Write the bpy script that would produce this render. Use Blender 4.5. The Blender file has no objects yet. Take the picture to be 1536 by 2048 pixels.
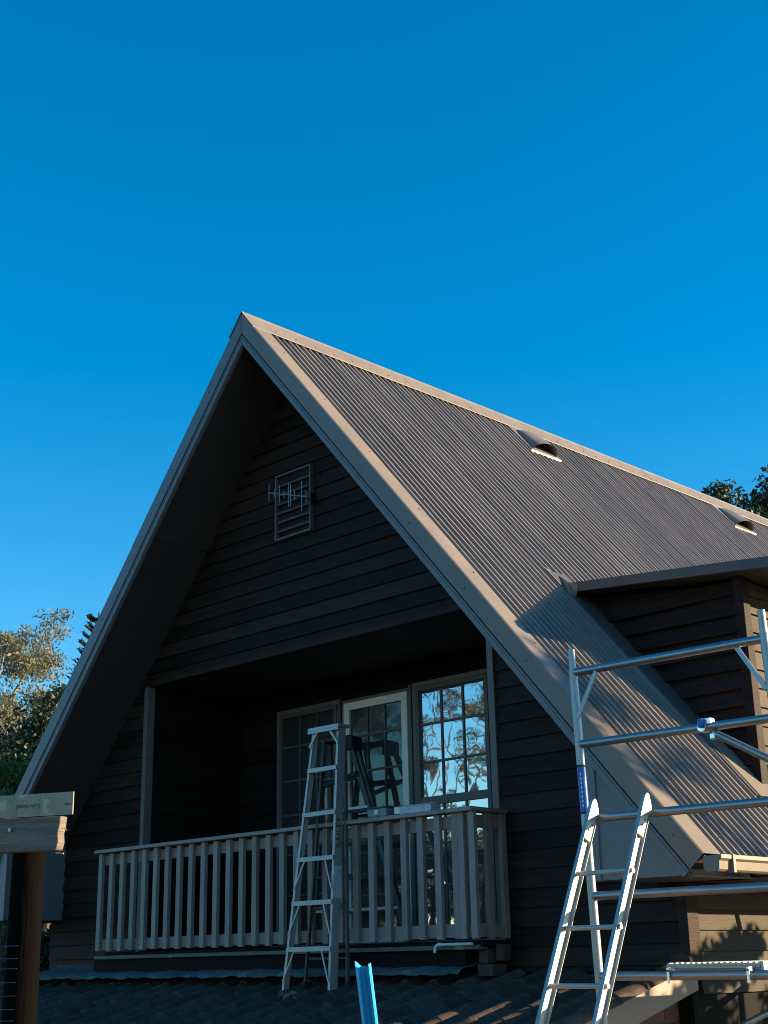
import bpy, math, random
import numpy as np
from mathutils import Matrix, Vector
random.seed(7); rng = np.random.default_rng(7)
S = bpy.context.scene
COL = S.collection
R = math.radians

# ------------------------------------------------------------------ camera
CAM = Vector((10.1692, -8.2786, -0.1659)); YAW, PIT, ROL, FPX = 0.7772, 0.3160, -0.0198, 2754.5
fw = Vector((-math.sin(YAW)*math.cos(PIT), math.cos(YAW)*math.cos(PIT), math.sin(PIT)))
r0 = Vector((math.cos(YAW), math.sin(YAW), 0)); u0 = r0.cross(fw)
cr = math.cos(ROL)*r0 + math.sin(ROL)*u0; cu = -math.sin(ROL)*r0 + math.cos(ROL)*u0
cd = bpy.data.cameras.new('camera'); cam = bpy.data.objects.new('camera', cd); COL.objects.link(cam)
cd.sensor_fit = 'VERTICAL'; cd.sensor_height = 36; cd.lens = FPX/2048*36; cd.clip_end = 3000; cd.clip_start = .05
M = Matrix((cr, cu, -fw)).transposed().to_4x4(); M.translation = CAM; cam.matrix_world = M
S.camera = cam
def ray(px, py): return (px-768)/FPX*cr - (py-1024)/FPX*cu + fw
def at(px, py, d): return CAM + d*ray(px, py)          # d = depth in metres along the view axis

# ------------------------------------------------------------------ world, sun, exposure
SUN_AZ, SUN_EL = R(43), R(13)
w = bpy.data.worlds.new('World'); S.world = w; w.use_nodes = True; nt = w.node_tree
sky = nt.nodes.new('ShaderNodeTexSky'); sky.sky_type = 'NISHITA'; sky.sun_disc = False
sky.sun_elevation = SUN_EL; sky.sun_rotation = R(90)-SUN_AZ
sky.air_density = 1.0; sky.dust_density = 0.0; sky.ozone_density = 3.0
hs = nt.nodes.new('ShaderNodeHueSaturation'); hs.inputs['Saturation'].default_value = 1.40; hs.inputs['Hue'].default_value = .496; hs.inputs['Value'].default_value = 1.0
bg = nt.nodes['Background']; bg.inputs[1].default_value = 0.1
nt.links.new(sky.outputs[0], hs.inputs['Color']); nt.links.new(hs.outputs[0], bg.inputs[0])
sl = bpy.data.lights.new('sun', 'SUN'); sl.energy = 5.0; sl.angle = R(0.5); sl.color = (1, .76, .46)
so = bpy.data.objects.new('sun', sl); COL.objects.link(so); so.location = (30, 30, 12)
sdir = Vector((math.cos(SUN_AZ)*math.cos(SUN_EL), math.sin(SUN_AZ)*math.cos(SUN_EL), math.sin(SUN_EL)))
so.rotation_euler = (-sdir).to_track_quat('-Z', 'Y').to_euler()
S.view_settings.view_transform = 'Standard'; S.view_settings.look = 'None'
S.render.engine = 'CYCLES'; S.cycles.filter_width = 1.0
S.view_settings.exposure = 1.4; S.view_settings.gamma = 1.0

# ------------------------------------------------------------------ materials
MATS = {}
def mat(name, col, rough=.5, metal=0., var=.15, scale=3., stretch=(1, 1, 1), bump=0., bscale=60., objvar=0., spec=.5,
        col2=None, spot=None, rvar=.1, coat=0.):
    if name in MATS: return MATS[name]
    m = bpy.data.materials.new(name); m.use_nodes = True; t = m.node_tree; N, L = t.nodes, t.links
    b = N['Principled BSDF']; b.inputs['Metallic'].default_value = metal; b.inputs['Roughness'].default_value = rough
    b.inputs['Specular IOR Level'].default_value = spec; b.inputs['Coat Weight'].default_value = coat
    g = N.new('ShaderNodeNewGeometry'); mp = N.new('ShaderNodeMapping'); mp.inputs['Scale'].default_value = stretch
    L.new(g.outputs['Position'], mp.inputs[0])
    n1 = N.new('ShaderNodeTexNoise'); n1.inputs['Scale'].default_value = scale; n1.inputs['Detail'].default_value = 8; n1.inputs['Roughness'].default_value = .65
    L.new(mp.outputs[0], n1.inputs['Vector'])
    rp = N.new('ShaderNodeValToRGB'); c = col
    lo = [x*(1-var) for x in c]; hi = [min(1, x*(1+var)) for x in (col2 or c)]
    rp.color_ramp.elements[0].position = .3; rp.color_ramp.elements[1].position = .7
    rp.color_ramp.elements[0].color = (*lo, 1); rp.color_ramp.elements[1].color = (*hi, 1)
    L.new(n1.outputs[0], rp.inputs[0]); out = rp.outputs[0]
    if spot:   # (colour, scale, threshold, amount): dirt or scuffs with a shape of their own
        n3 = N.new('ShaderNodeTexNoise'); n3.inputs['Scale'].default_value = spot[1]; n3.inputs['Detail'].default_value = 10
        L.new(mp.outputs[0], n3.inputs['Vector'])
        mr = N.new('ShaderNodeMapRange'); mr.inputs[1].default_value = spot[2]; mr.inputs[2].default_value = spot[2]+.1
        mr.inputs[4].default_value = spot[3]; L.new(n3.outputs[0], mr.inputs[0])
        mx = N.new('ShaderNodeMix'); mx.data_type = 'RGBA'; mx.inputs[7].default_value = (*spot[0], 1)
        L.new(mr.outputs[0], mx.inputs[0]); L.new(out, mx.inputs[6]); out = mx.outputs[2]
    if objvar:
        oi = N.new('ShaderNodeObjectInfo'); mr = N.new('ShaderNodeMapRange'); mr.inputs[3].default_value = 1-objvar; mr.inputs[4].default_value = 1+objvar
        L.new(oi.outputs['Random'], mr.inputs[0]); vm = N.new('ShaderNodeVectorMath'); vm.operation = 'SCALE'
        L.new(out, vm.inputs[0]); L.new(mr.outputs[0], vm.inputs['Scale']); out = vm.outputs[0]
    L.new(out, b.inputs['Base Color'])
    if rvar:
        mr = N.new('ShaderNodeMapRange'); mr.inputs[3].default_value = max(.02, rough-rvar); mr.inputs[4].default_value = min(1, rough+rvar)
        L.new(n1.outputs[0], mr.inputs[0]); L.new(mr.outputs[0], b.inputs['Roughness'])
    if bump:
        n2 = N.new('ShaderNodeTexNoise'); n2.inputs['Scale'].default_value = bscale; n2.inputs['Detail'].default_value = 6
        L.new(mp.outputs[0], n2.inputs['Vector']); bp = N.new('ShaderNodeBump'); bp.inputs['Strength'].default_value = bump; bp.inputs['Distance'].default_value = .01
        L.new(n2.outputs[0], bp.inputs['Height']); L.new(bp.outputs[0], b.inputs['Normal'])
    MATS[name] = m; return m
STEEL = mat('coated_steel', (.205, .172, .143), .45, var=.12, scale=2.2, bump=.04, bscale=4, spec=.4)
SHEET = mat('corrugated_steel', (.190, .168, .150), .36, var=.28, scale=3.5, stretch=(.35, 3, .35), objvar=.10, spec=.35)
DARKS = mat('charcoal_and_shaded_steel', (.085, .083, .085), .45, var=.1, scale=2, spec=.3)  # charcoal fascia and rear legs; on the cheek flashing it paints shade
BARGE = mat('shaded_barge_steel', (.160, .162, .168), .42, var=.05, scale=1.2, bump=.03, bscale=4, spec=.4)  # same steel as the caps; shade's cooler tone put into its colour
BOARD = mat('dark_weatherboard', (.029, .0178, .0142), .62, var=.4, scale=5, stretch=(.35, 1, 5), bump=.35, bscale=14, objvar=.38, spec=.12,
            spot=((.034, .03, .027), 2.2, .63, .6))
PBOARD_SHADED = mat('shaded_porch_weatherboard', (.013, .0095, .0085), .65, var=.3, scale=5, stretch=(.35, 1, 5), bump=.3, bscale=14, objvar=.25, spec=.06)  # copy of the wall boards, darkened to carry the recess's shade
BOARDS = mat('side_weatherboard', (.055, .038, .022), .6, var=.4, scale=5, stretch=(1, .35, 5), bump=.4, bscale=14, objvar=.3, spec=.15)
SOFF = mat('soffit_lining', (.062, .052, .050), .55, var=.1, scale=1.5, spec=.3)
CEIL = mat('porch_ceiling', (.04, .036, .032), .6, var=.12, scale=2)
TRIM = mat('taupe_trim', (.15, .132, .122), .5, var=.12, scale=8, bump=.1, bscale=30, objvar=.06, spec=.35)
RAIL = mat('taupe_balustrade', (.27, .215, .195), .5, var=.16, scale=9, stretch=(1, 1, .25), bump=.15, bscale=30, objvar=.1, spec=.35,
           spot=((.10, .085, .075), 5, .62, .5))
WHITE = mat('cream_paint', (.80, .76, .66), .45, var=.05, scale=6)
FRAME = mat('brown_frame', (.085, .072, .065), .45, var=.1, scale=6)
BLACKV = mat('void_black', (.006, .006, .006), .8, var=.1)
ALU = mat('aluminium', (.31, .32, .33), .42, .9, var=.1, scale=14, stretch=(1, 1, .5), bump=.06, bscale=120, rvar=.14, spot=((.28, .28, .28), 12, .6, .5))
ALUL = mat('ladder_aluminium', (.40, .41, .40), .45, .55, var=.1, scale=16, bump=.05, bscale=90, rvar=.12, spot=((.32, .31, .3), 14, .6, .6))
GALV = mat('bright_metal', (.8, .8, .8), .3, 1., var=.1, scale=20)
BLACKM = mat('black_ladder', (.035, .033, .035), .45, var=.2, scale=10)
RUBBER = mat('black_rubber', (.012, .012, .013), .7)
TILE = mat('concrete_tile', (.075, .053, .043), .75, var=.4, scale=9, bump=.6, bscale=45, objvar=.28, spec=.2,
           spot=((.16, .14, .12), 7, .64, .5))
LEAD = mat('lead_flashing', (.09, .105, .10), .6, var=.3, scale=7, bump=.5, bscale=18, spot=((.26, .28, .27), 6, .6, .8))
BEARER = mat('dark_bearer', (.009, .008, .008), .7, var=.3, scale=6, spec=.08)
BRICK = mat('brown_brick', (.16, .07, .05), .8, var=.35, scale=12, bump=.5, bscale=60, objvar=.35)
MORTAR = mat('mortar', (.16, .14, .12), .9, var=.2, scale=20, bump=.4)
PINK = mat('verge_paint', (.30, .205, .165), .5, var=.12, scale=5)
OLDT = mat('weathered_timber', (.165, .135, .115), .8, var=.35, scale=7, stretch=(.5, .5, 6), bump=.8, bscale=25, spot=((.40, .38, .34), 9, .62, .6))
FLASH = mat('galvanised_strip', (.30, .24, .18), .55, .15, var=.25, scale=14, bump=.12, bscale=40, spot=((.52, .45, .35), 18, .54, .7))
POLE = mat('dark_pole', (.0022, .0017, .0015), .9, var=.4, scale=8, stretch=(3, 3, .3), bump=.6, bscale=20, spec=.06)
BLUE = mat('blue_enamel', (.02, .42, .72), .3, var=.08, scale=8, spec=.6)
STICK = mat('blue_sticker', (.01, .09, .42), .35, var=.1, scale=20)
INKW = mat('white_ink', (.7, .75, .8), .5); INKD = mat('dark_ink', (.03, .035, .04), .6); INKF = mat('faded_ink', (.10, .085, .07), .7, var=.5, scale=60)
PVC = mat('white_pvc', (.6, .62, .62), .4); CLEAR = mat('clear_plastic', (.42, .46, .5), .25, var=.25, scale=20)
GREYB = mat('grey_plastic', (.20, .22, .25), .4, var=.2, scale=20)
WOODB = mat('raw_block', (.05, .038, .033), .8, var=.3, scale=20, bump=.5)
BARK = mat('pale_bark', (.30, .25, .20), .85, var=.4, scale=3, stretch=(3, 3, .4), bump=.6, bscale=10)
BARKD = mat('dark_bark', (.09, .07, .055), .9, var=.4, scale=3, stretch=(3, 3, .5), bump=.6, bscale=10)
EARTH = mat('grass_ground', (.045, .05, .026), .95, var=.4, scale=.7, col2=(.075, .065, .038), bump=.5, bscale=12)
GUTT = mat('brown_gutter', (.15, .115, .08), .45, var=.2, scale=4)
PLY = mat('raw_eave_lining', (.30, .17, .09), .6, var=.2, scale=4)

def leafmat(name, c1, c2, trans=.25):
    m = bpy.data.materials.new(name); m.use_nodes = True; t = m.node_tree; N, L = t.nodes, t.links
    b = N['Principled BSDF']; b.inputs['Roughness'].default_value = .55
    g = N.new('ShaderNodeNewGeometry'); rp = N.new('ShaderNodeValToRGB')
    rp.color_ramp.elements[0].color = (*c1, 1); rp.color_ramp.elements[1].color = (*c2, 1)
    L.new(g.outputs['Random Per Island'], rp.inputs[0]); L.new(rp.outputs[0], b.inputs['Base Color'])
    tr = N.new('ShaderNodeBsdfTranslucent'); mx = N.new('ShaderNodeMixShader'); mx.inputs[0].default_value = trans
    L.new(rp.outputs[0], tr.inputs[0]); L.new(b.outputs[0], mx.inputs[1]); L.new(tr.outputs[0], mx.inputs[2])
    L.new(mx.outputs[0], N['Material Output'].inputs[0]); return m
LEAF_E = leafmat('eucalypt_leaf', (.11, .115, .06), (.25, .235, .15), .35)
LEAF_M = leafmat('olive_leaf', (.035, .038, .024), (.085, .082, .055), .25)
LEAF_D = leafmat('dark_leaf', (.018, .034, .016), (.05, .075, .03))
LEAF_Y = leafmat('yellow_leaf', (.08, .10, .015), (.20, .20, .04), .35)
LEAF_C = leafmat('conifer_leaf', (.022, .04, .025), (.045, .07, .04), .1)

def glass(name, refl, tint, rough=.01, wav=.02, base=.06):
    m = bpy.data.materials.new(name); m.use_nodes = True; t = m.node_tree; N, L = t.nodes, t.links
    b = N['Principled BSDF']; b.inputs['Base Color'].default_value = (base, base*1.08, base*1.15, 1); b.inputs['Roughness'].default_value = .5
    gl = N.new('ShaderNodeBsdfGlossy'); gl.inputs['Color'].default_value = (*tint, 1); gl.inputs['Roughness'].default_value = rough
    n = N.new('ShaderNodeTexNoise'); n.inputs['Scale'].default_value = 2.5; n.inputs['Detail'].default_value = 2
    g = N.new('ShaderNodeNewGeometry'); L.new(g.outputs['Position'], n.inputs['Vector'])
    bp = N.new('ShaderNodeBump'); bp.inputs['Strength'].default_value = wav; bp.inputs['Distance'].default_value = .02
    L.new(n.outputs[0], bp.inputs['Height']); L.new(bp.outputs[0], gl.inputs['Normal'])
    mx = N.new('ShaderNodeMixShader'); mx.inputs[0].default_value = refl
    L.new(b.outputs[0], mx.inputs[1]); L.new(gl.outputs[0], mx.inputs[2]); L.new(mx.outputs[0], N['Material Output'].inputs[0]); return m
GLASS = glass('reflective_glass', .42, (.97, 1, .98), .016, .06, .05)
SCREEN = glass('insect_screened_glass', .06, (.85, .95, .9), .025, .05, .008)

# ------------------------------------------------------------------ builders
WT = {}
def wt(o): return WT.get(o.name, Vector((0, 0, 0)))
def thing(name, label, cat, loc=(0, 0, 0), group=None, rot=None):
    o = bpy.data.objects.new(name, None); COL.objects.link(o); o.location = loc; o.empty_display_size = .1
    o['label'] = label; o['category'] = cat
    if group: o['group'] = group
    if rot is None: WT[o.name] = Vector(loc)
    else: o.rotation_euler = rot
    return o
class MB:
    def __init__(s): s.v = []; s.f = []
    def add(s, vs, fs):
        k = len(s.v); s.v += [tuple(v) for v in vs]; s.f += [tuple(i+k for i in f) for f in fs]; return s
    def hexa(s, vs): return s.add(vs, [(0, 3, 2, 1), (4, 5, 6, 7), (0, 1, 5, 4), (1, 2, 6, 5), (2, 3, 7, 6), (3, 0, 4, 7)])
    def box(s, x0, x1, y0, y1, z0, z1):
        return s.hexa([(x0, y0, z0), (x1, y0, z0), (x1, y1, z0), (x0, y1, z0), (x0, y0, z1), (x1, y0, z1), (x1, y1, z1), (x0, y1, z1)])
    def bar(s, p, q, a, b, up=(0, 0, 1)):          # rectangular bar p->q, a wide (sideways), b deep (along up)
        p, q = Vector(p), Vector(q); d = (q-p).normalized(); sd = d.cross(Vector(up))
        if sd.length < 1e-4: sd = d.cross(Vector((1, 0, 0)))
        sd.normalize(); uu = sd.cross(d).normalized(); A = sd*a/2; B = uu*b/2
        return s.hexa([p-A-B, p+A-B, p+A+B, p-A+B, q-A-B, q+A-B, q+A+B, q-A+B])
    def tube(s, p, q, r, n=14, r2=None, cap=True):
        p, q = Vector(p), Vector(q); r2 = r if r2 is None else r2; d = (q-p).normalized()
        a = d.cross(Vector((0, 0, 1)) if abs(d.z) < .9 else Vector((1, 0, 0))).normalized(); b = d.cross(a)
        vs = [p+(a*math.cos(t)+b*math.sin(t))*r for t in [2*math.pi*i/n for i in range(n)]] + [q+(a*math.cos(t)+b*math.sin(t))*r2 for t in [2*math.pi*i/n for i in range(n)]]
        fs = [(i, (i+1) % n, n+(i+1) % n, n+i) for i in range(n)]
        if cap: fs += [tuple(range(n-1, -1, -1)), tuple(range(n, 2*n))]
        return s.add(vs, fs)
    def path(s, pts, r, n=8):
        for a, b in zip(pts[:-1], pts[1:]): s.tube(a, b, r, n)
        return s
    def prism(s, a, b):                            # two matching loops
        n = len(a); return s.add(list(a)+list(b), [tuple(range(n-1, -1, -1)), tuple(range(n, 2*n))]+[(i, (i+1) % n, n+(i+1) % n, n+i) for i in range(n)])
    def sweep(s, prof, f0, f1):                    # open profile carried from frame f0 to f1 (callables on profile points)
        a = [f0(p) for p in prof]; b = [f1(p) for p in prof]; n = len(prof)
        return s.add(a+b, [(i, i+1, n+i+1, n+i) for i in range(n-1)])
    def mesh(s, name, m, smooth=False):
        me = bpy.data.meshes.new(name); me.from_pydata(s.v, [], s.f); me.materials.append(m)
        if smooth:
            me.polygons.foreach_set('use_smooth', [True]*len(me.polygons))
            try: me.set_sharp_from_angle(angle=R(40))
            except Exception: pass
        return me
def link(name, me, parent=None, loc=None, bev=0):
    """mesh given in world coordinates (loc None), or around its own origin placed at world loc"""
    o = bpy.data.objects.new(name, me); COL.objects.link(o)
    if parent is not None:
        o.parent = parent; o.location = (Vector(loc) if loc is not None else Vector((0, 0, 0))) - wt(parent)
    elif loc is not None: o.location = loc
    WT[o.name] = Vector(loc) if loc is not None else Vector((0, 0, 0))
    if bev:
        b = o.modifiers.new('bevel', 'BEVEL'); b.width = bev; b.segments = 2; b.limit_method = 'ANGLE'; b.harden_normals = False
    return o
def part(name, mb, m, parent, smooth=False, bev=0): return link(name, mb.mesh(name, m, smooth), parent, None, bev)
def local(name, mb, m, parent, smooth=False, bev=0):   # coordinates local to a (possibly rotated) parent
    o = bpy.data.objects.new(name, mb.mesh(name, m, smooth)); COL.objects.link(o); o.parent = parent
    if bev:
        b = o.modifiers.new('bevel', 'BEVEL'); b.width = bev; b.segments = 2; b.limit_method = 'ANGLE'
    return o
def tag(o, label, cat, group=None):
    o['label'] = label; o['category'] = cat
    if group: o['group'] = group
    return o
def text_mesh(s, size, m, depth=.0008):
    c = bpy.data.curves.new('lettering', 'FONT'); c.body = s; c.size = size; c.extrude = depth; c.align_x = 'CENTER'; c.align_y = 'CENTER'
    o = bpy.data.objects.new('lettering', c); COL.objects.link(o)
    dg = bpy.context.evaluated_depsgraph_get(); me = bpy.data.meshes.new_from_object(o.evaluated_get(dg))
    bpy.data.objects.remove(o); me.materials.clear(); me.materials.append(m); return me

# ------------------------------------------------------------------ ground
def ground_z(x, y):
    t = min(1, max(0, (-y-2.0+max(0, x-4)*.25)/5.0)); t = t*t*(3-2*t); return -3.0 + 1.25*t
g = MB(); n = 60
ax = [-600, -300, -150, -90]+[-60+2.6*i for i in range(n)]+[110, 200, 400, 600]
for y in ax:
    for x in ax: g.v.append((x, y, ground_z(x, y) + (.06*math.sin(x*.7)*math.sin(y*.9) if abs(x) < 60 and abs(y) < 60 else 0)))
k = len(ax); g.f = [(j*k+i, j*k+i+1, (j+1)*k+i+1, (j+1)*k+i) for j in range(k-1) for i in range(k-1)]
go = part('ground', g, EARTH, None, True); go['kind'] = 'structure'

# ------------------------------------------------------------------ the house
H, SL, W = 6.315, 1.17, .804
LN = math.hypot(1, SL); CT, ST = 1/LN, SL/LN           # cos, sin of the roof pitch
YEND = 13.0; EAVE = 7.64
def rp(s, u, y, sg=1): return (sg*(s*CT+u*ST), y, H - s*ST + u*CT)
house = thing('a_frame_house', 'dark weatherboard A-frame house with steep corrugated steel roof and front balcony', 'house', (0, 6.5, -3.0))
roof = part('roof', MB().prism([rp(.12, -.07, .06), rp(EAVE-.03, -.07, .06), rp(EAVE-.03, -.20, .06), rp(.25, -.20, .06), rp(.25, -.20, .06, -1), rp(EAVE-.03, -.20, .06, -1), rp(EAVE-.03, -.07, .06, -1), rp(.12, -.07, .06, -1)],
                            [rp(.12, -.07, YEND), rp(EAVE-.03, -.07, YEND), rp(EAVE-.03, -.20, YEND), rp(.25, -.20, YEND), rp(.25, -.20, YEND, -1), rp(EAVE-.03, -.20, YEND, -1), rp(EAVE-.03, -.07, YEND, -1), rp(.12, -.07, YEND, -1)]), SOFF, house)
# corrugated sheets
P = .095
def sheet(ncor, s0, s1, sg):
    rib = [(.0, .0), (.026, .0), (.029, .002), (.036, .0255), (.039, .028), (.057, .028), (.060, .0255), (.067, .002), (.070, .0)]
    prof = []
    for k in range(ncor):
        jy, jh = random.uniform(-.004, .004), random.uniform(.86, 1.08)
        prof += [(k*P+a+(jy if a > 0 else 0), b*jh-.006) for a, b in rib]
    prof.append((ncor*P, -.006))
    m_ = MB(); m_.sweep(prof, lambda p: rp(s0, -.030+p[1]+.0042*(1-p[0]/(ncor*P)), p[0], sg), lambda p: rp(s1, -.030+p[1]+.0042*(1-p[0]/(ncor*P)), p[0], sg)); 
    # rolled lip of the overlapping side edge
    for o in m_.v[:0]: pass
    return m_.mesh('roof_sheet', SHEET, False)
Y0 = .17; DORM_S = 2.70/CT
full = {sg: [sheet(8, .1, EAVE, sg) for _ in range(4)] for sg in (1, -1)}
cut = [sheet(8, .1, 2.78/CT, 1) for _ in range(4)]
y = Y0; i = 0
while y < YEND-.1:
    for sg in (1, -1):
        me = random.choice(cut if sg == 1 and 1.4 < y < 6.9 else full[sg])
        o = link('roof_sheet', me, roof, (0, y+random.uniform(-.003, .003), .0012*(i % 2)))
    y += 8*P; i += 1
DY0 = Y0+2*.76     # 1.694: sheets right of this stop at the dormer
# ridge cap in lengths
yy = -.012; k = 0
while yy < YEND:
    y1 = min(YEND, yy+2.4)
    up = .002*(k % 2)
    prof = [(.297, -.006, -1), (.288, .0, -1), (.02, .003, -1), (0, .012, 1), (.02, .003, 1), (.288, 0, 1), (.297, -.006, 1)]
    m_ = MB().sweep(prof, lambda p: rp(p[0], p[1]+up+.006, yy, p[2]), lambda p: rp(p[0], p[1]+up+.006, y1+.05, p[2]))
    part('ridge_cap', m_, STEEL, roof); yy = y1; k += 1
# barge flashings: top cap and stepped front face, both rakes
for sg in (1, -1):
    s0, s1 = .0, EAVE+.02
    pa = [(.235, -.012), (.225, .0), (.012, .0), (.0, -.008), (.0, -.150)]
    pb = [(.004, -.148), (.03, -.150), (.03, -.164), (.006, -.166), (.006, -.176), (.012, -.180), (.012, -.186), (.006, -.190), (.006, -.230), (.022, -.236), (.05, -.238), (.05, -.20)]
    jn = [None, 2.75, 5.35, s1]
    for q in range(3):
        e_ = .0022*((q+1) % 2)
        for nm_, prof, mm in (('barge_cap', pa, STEEL if sg == 1 else BARGE), ('barge_board', pb, BARGE)):  # left cap takes the shaded copy of the steel
            f0 = (lambda p: rp(-p[1]*SL, p[1]+e_, p[0]-e_, sg)) if q == 0 else (lambda p: rp(jn[q], p[1]+e_, p[0]-e_, sg))
            part(nm_, MB().sweep(prof, f0, lambda p: rp(jn[q+1]+(.06 if q < 2 else 0)*(q % 2 == 0), p[1]+e_, p[0]-e_, sg)), mm, roof)
    # soffit lining under the front overhang, in panels with a joint
    cuts = [.28, 2.6, 5.05, 6.9]
    for a, b in zip(cuts[:-1], cuts[1:]):
        m_ = MB().prism([rp(a, -.222, .05, sg), rp(b-.006, -.222, .05, sg), rp(b-.006, -.205, .05, sg), rp(a, -.205, .05, sg)], [rp(a, -.222, W+.02, sg), rp(b-.006, -.222, W+.02, sg), rp(b-.006, -.205, W+.02, sg), rp(a, -.205, W+.02, sg)])
        part('soffit_panel', m_, SOFF, roof)
    # boxed eave end
    zt = lambda x: H - SL*x - .30
    xi, xo, zb = 4.05, 4.86, .36
    loop = [(xi, zt(xi)), (xi, zb), (xo, zb), (xo, zt(xo)+.02)]
    part('eave_box', MB().prism([(sg*x, .035, z) for x, z in loop], [(sg*x, W+.01, z) for x, z in loop]), BARGE, roof)
    part('eave_box_trim', MB().box(*sorted((sg*(xi-.012), sg*(xi+.055))), .018, .034, zb-.004, zt(xi)-.02), BARGE, roof)
    part('eave_soffit', MB().box(*sorted((sg*4.28, sg*5.0)), W+.02, YEND, .36, .375), SOFF, roof)
    # gutter
    gp = [(4.955, .475), (4.955, .395), (4.97, .372), (5.06, .372), (5.075, .385), (5.08, .44), (5.098, .455), (5.098, .478), (5.088, .48)]
    inn = [(x-.004 if x > 5 else x+.004, z+.004) for x, z in gp]
    gm = MB(); lp = gp+inn[::-1]
    gm.prism([(sg*x, .035, z) for x, z in lp], [(sg*x, YEND, z) for x, z in lp])
    gut = part('gutter', gm, GUTT, roof)
    part('gutter_end', MB().prism([(sg*x, .024, z) for x, z in gp], [(sg*x, .036, z) for x, z in gp]), BARGE, roof)
    part('gutter_bracket', MB().box(*sorted((sg*4.96, sg*5.106)), .16, .19, .366, .486), BARGE, roof)
# roofing screws: hundreds of tiny heads, one part
sm = MB()
def screw(P3, nrm, r=.0068, h=.008):
    p = Vector(P3); sm.tube(p, p+Vector(nrm)*h, r, 6, r*.8)
nR = (ST, 0, CT)
for s in (.62, 1.5, 2.4, 3.3, 4.2, 5.1, 6.0, 6.9, 7.5):
    y = Y0+.052+P*2
    while y < YEND-.2:
        if not (y > 1.6 and s > 4.0): screw(rp(s+random.uniform(-.02, .02), -.010, y), nR)
        y += P*(3 if random.random() < .8 else 4)
for k in range(46): screw(rp(.21, .006, .35+k*.28), nR, .008)
for k in range(8): screw(rp(.75+k*.93, 0, .16), nR, .008); 
for k in range(8):
    for sg in (1, -1): screw(rp(.9+k*.93, -.085, 0, sg), (0, -1, 0), .008, .007)
so_ = part('roofing_screw', sm, FRAME, roof); so_['kind'] = 'stuff'
# two hooded roof vents
def roof_vent(yc):
    v = MB(); w2, s0, s1 = .29, .29, .86
    v.sweep([(-w2, -.018), (-w2+.015, .004), (w2-.015, .004), (w2, -.018)], lambda p: rp(s0, p[1], yc+p[0]), lambda p: rp(s1, p[1]+.004, yc+p[0]))
    # scalloped lower lip
    n_ = 32; a = [rp(s1, .008, yc-w2+2*w2*i/n_) for i in range(n_+1)]
    b = [rp(s1+.010+.012*abs(math.sin(math.pi*i/4)), -.010+.004*math.cos(math.pi*i/2), yc-w2+2*w2*i/n_) for i in range(n_+1)]
    tray = part('roof_vent', v, STEEL, roof)
    lip = MB().add(a+b, [(i, i+1, n_+2+i, n_+1+i) for i in range(n_)])
    hv = MB(); rings = []; na = 16
    for t, rw, rh in ((.0, .13, .005), (.05, .18, .045), (.14, .20, .080), (.30, .212, .110), (.47, .222, .122), (.478, .228, .127)):
        rings.append([rp(s0+.05+t, .004+rh*math.sin(math.pi*j/na), yc-rw*math.cos(math.pi*j/na)) for j in range(na+1)])
    vs = [p for r_ in rings for p in r_]; fs = [(q*(na+1)+j, q*(na+1)+j+1, (q+1)*(na+1)+j+1, (q+1)*(na+1)+j) for q in range(len(rings)-1) for j in range(na)]
    hv.add(vs, fs)
    r_ = [rp(s0+.05+.30, .003+.095*math.sin(math.pi*j/na), yc-.18*math.cos(math.pi*j/na)) for j in range(na+1)]
    for o in (lip, hv):                          # hood and lip join the tray: one small fitting
        k0 = len(tray.data.vertices)
        me = tray.data
        allv = [tuple(x.co) for x in me.vertices]+o.v; allf = [tuple(p.vertices) for p in me.polygons]+[tuple(i+k0 for i in f) for f in o.f]
        nm = bpy.data.meshes.new('roof_vent'); nm.from_pydata(allv, [], allf); nm.materials.append(SHEET); nm.materials.append(BLACKV)
        nm.polygons.foreach_set('use_smooth', [True]*len(nm.polygons)); nm.set_sharp_from_angle(angle=R(35)); tray.data = nm
    nm = tray.data; k0 = len(nm.vertices); av = [tuple(x.co) for x in nm.vertices]+r_; af = [tuple(p.vertices) for p in nm.polygons]
    nb = bpy.data.meshes.new('roof_vent'); nb.from_pydata(av, [], af+[tuple(range(k0, k0+na+1))]); nb.materials.append(SHEET); nb.materials.append(BLACKV)
    nb.polygons.foreach_set('use_smooth', [True]*len(nb.polygons)); nb.set_sharp_from_angle(angle=R(35)); nb.polygons[len(af)].material_index = 1; tray.data = nb
for yc in (4.33, 8.93): roof_vent(yc)

# --- gable wall: cores and lapped boards
XW = 4.28; CZ = 2.85; XR = 2.53; YB = 2.15
def xlim(z): return min((H-.30-z)/SL, XW)
gable = part('gable_wall', MB().prism([(-xlim(CZ), W, CZ), (xlim(CZ), W, CZ), (0, W, H-.31)], [(-xlim(CZ), W+.1, CZ), (xlim(CZ), W+.1, CZ), (0, W+.1, H-.31)]), BEARER, house)
for sg in (1, -1):
    lp = [(XR, -3.0), (XW, -3.0), (XW, H-.31-SL*XW), (xlim(CZ), CZ), (XR, CZ)]
    part('wall_core', MB().prism([(sg*x, W, z) for x, z in lp], [(sg*x, W+.1, z) for x, z in lp]), BEARER, house)
def wboard(z0, z1, xa0, xb0, xa1, xb1, yw, parent, m=BOARD):
    t0, t1 = .034+random.uniform(-.004, .004), .006; z0 -= .013
    dz = random.uniform(-.003, .003)
    vs = [(xa0, yw-t0, z0+dz), (xb0, yw-t0, z0-dz), (xb0, yw-.001, z0-dz), (xa0, yw-.001, z0+dz), (xa1, yw-t1, z1), (xb1, yw-t1, z1), (xb1, yw-.001, z1), (xa1, yw-.001, z1)]
    part('weatherboard', MB().hexa(vs), m, parent, bev=.003)
BH = .152; z = -.36
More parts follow.
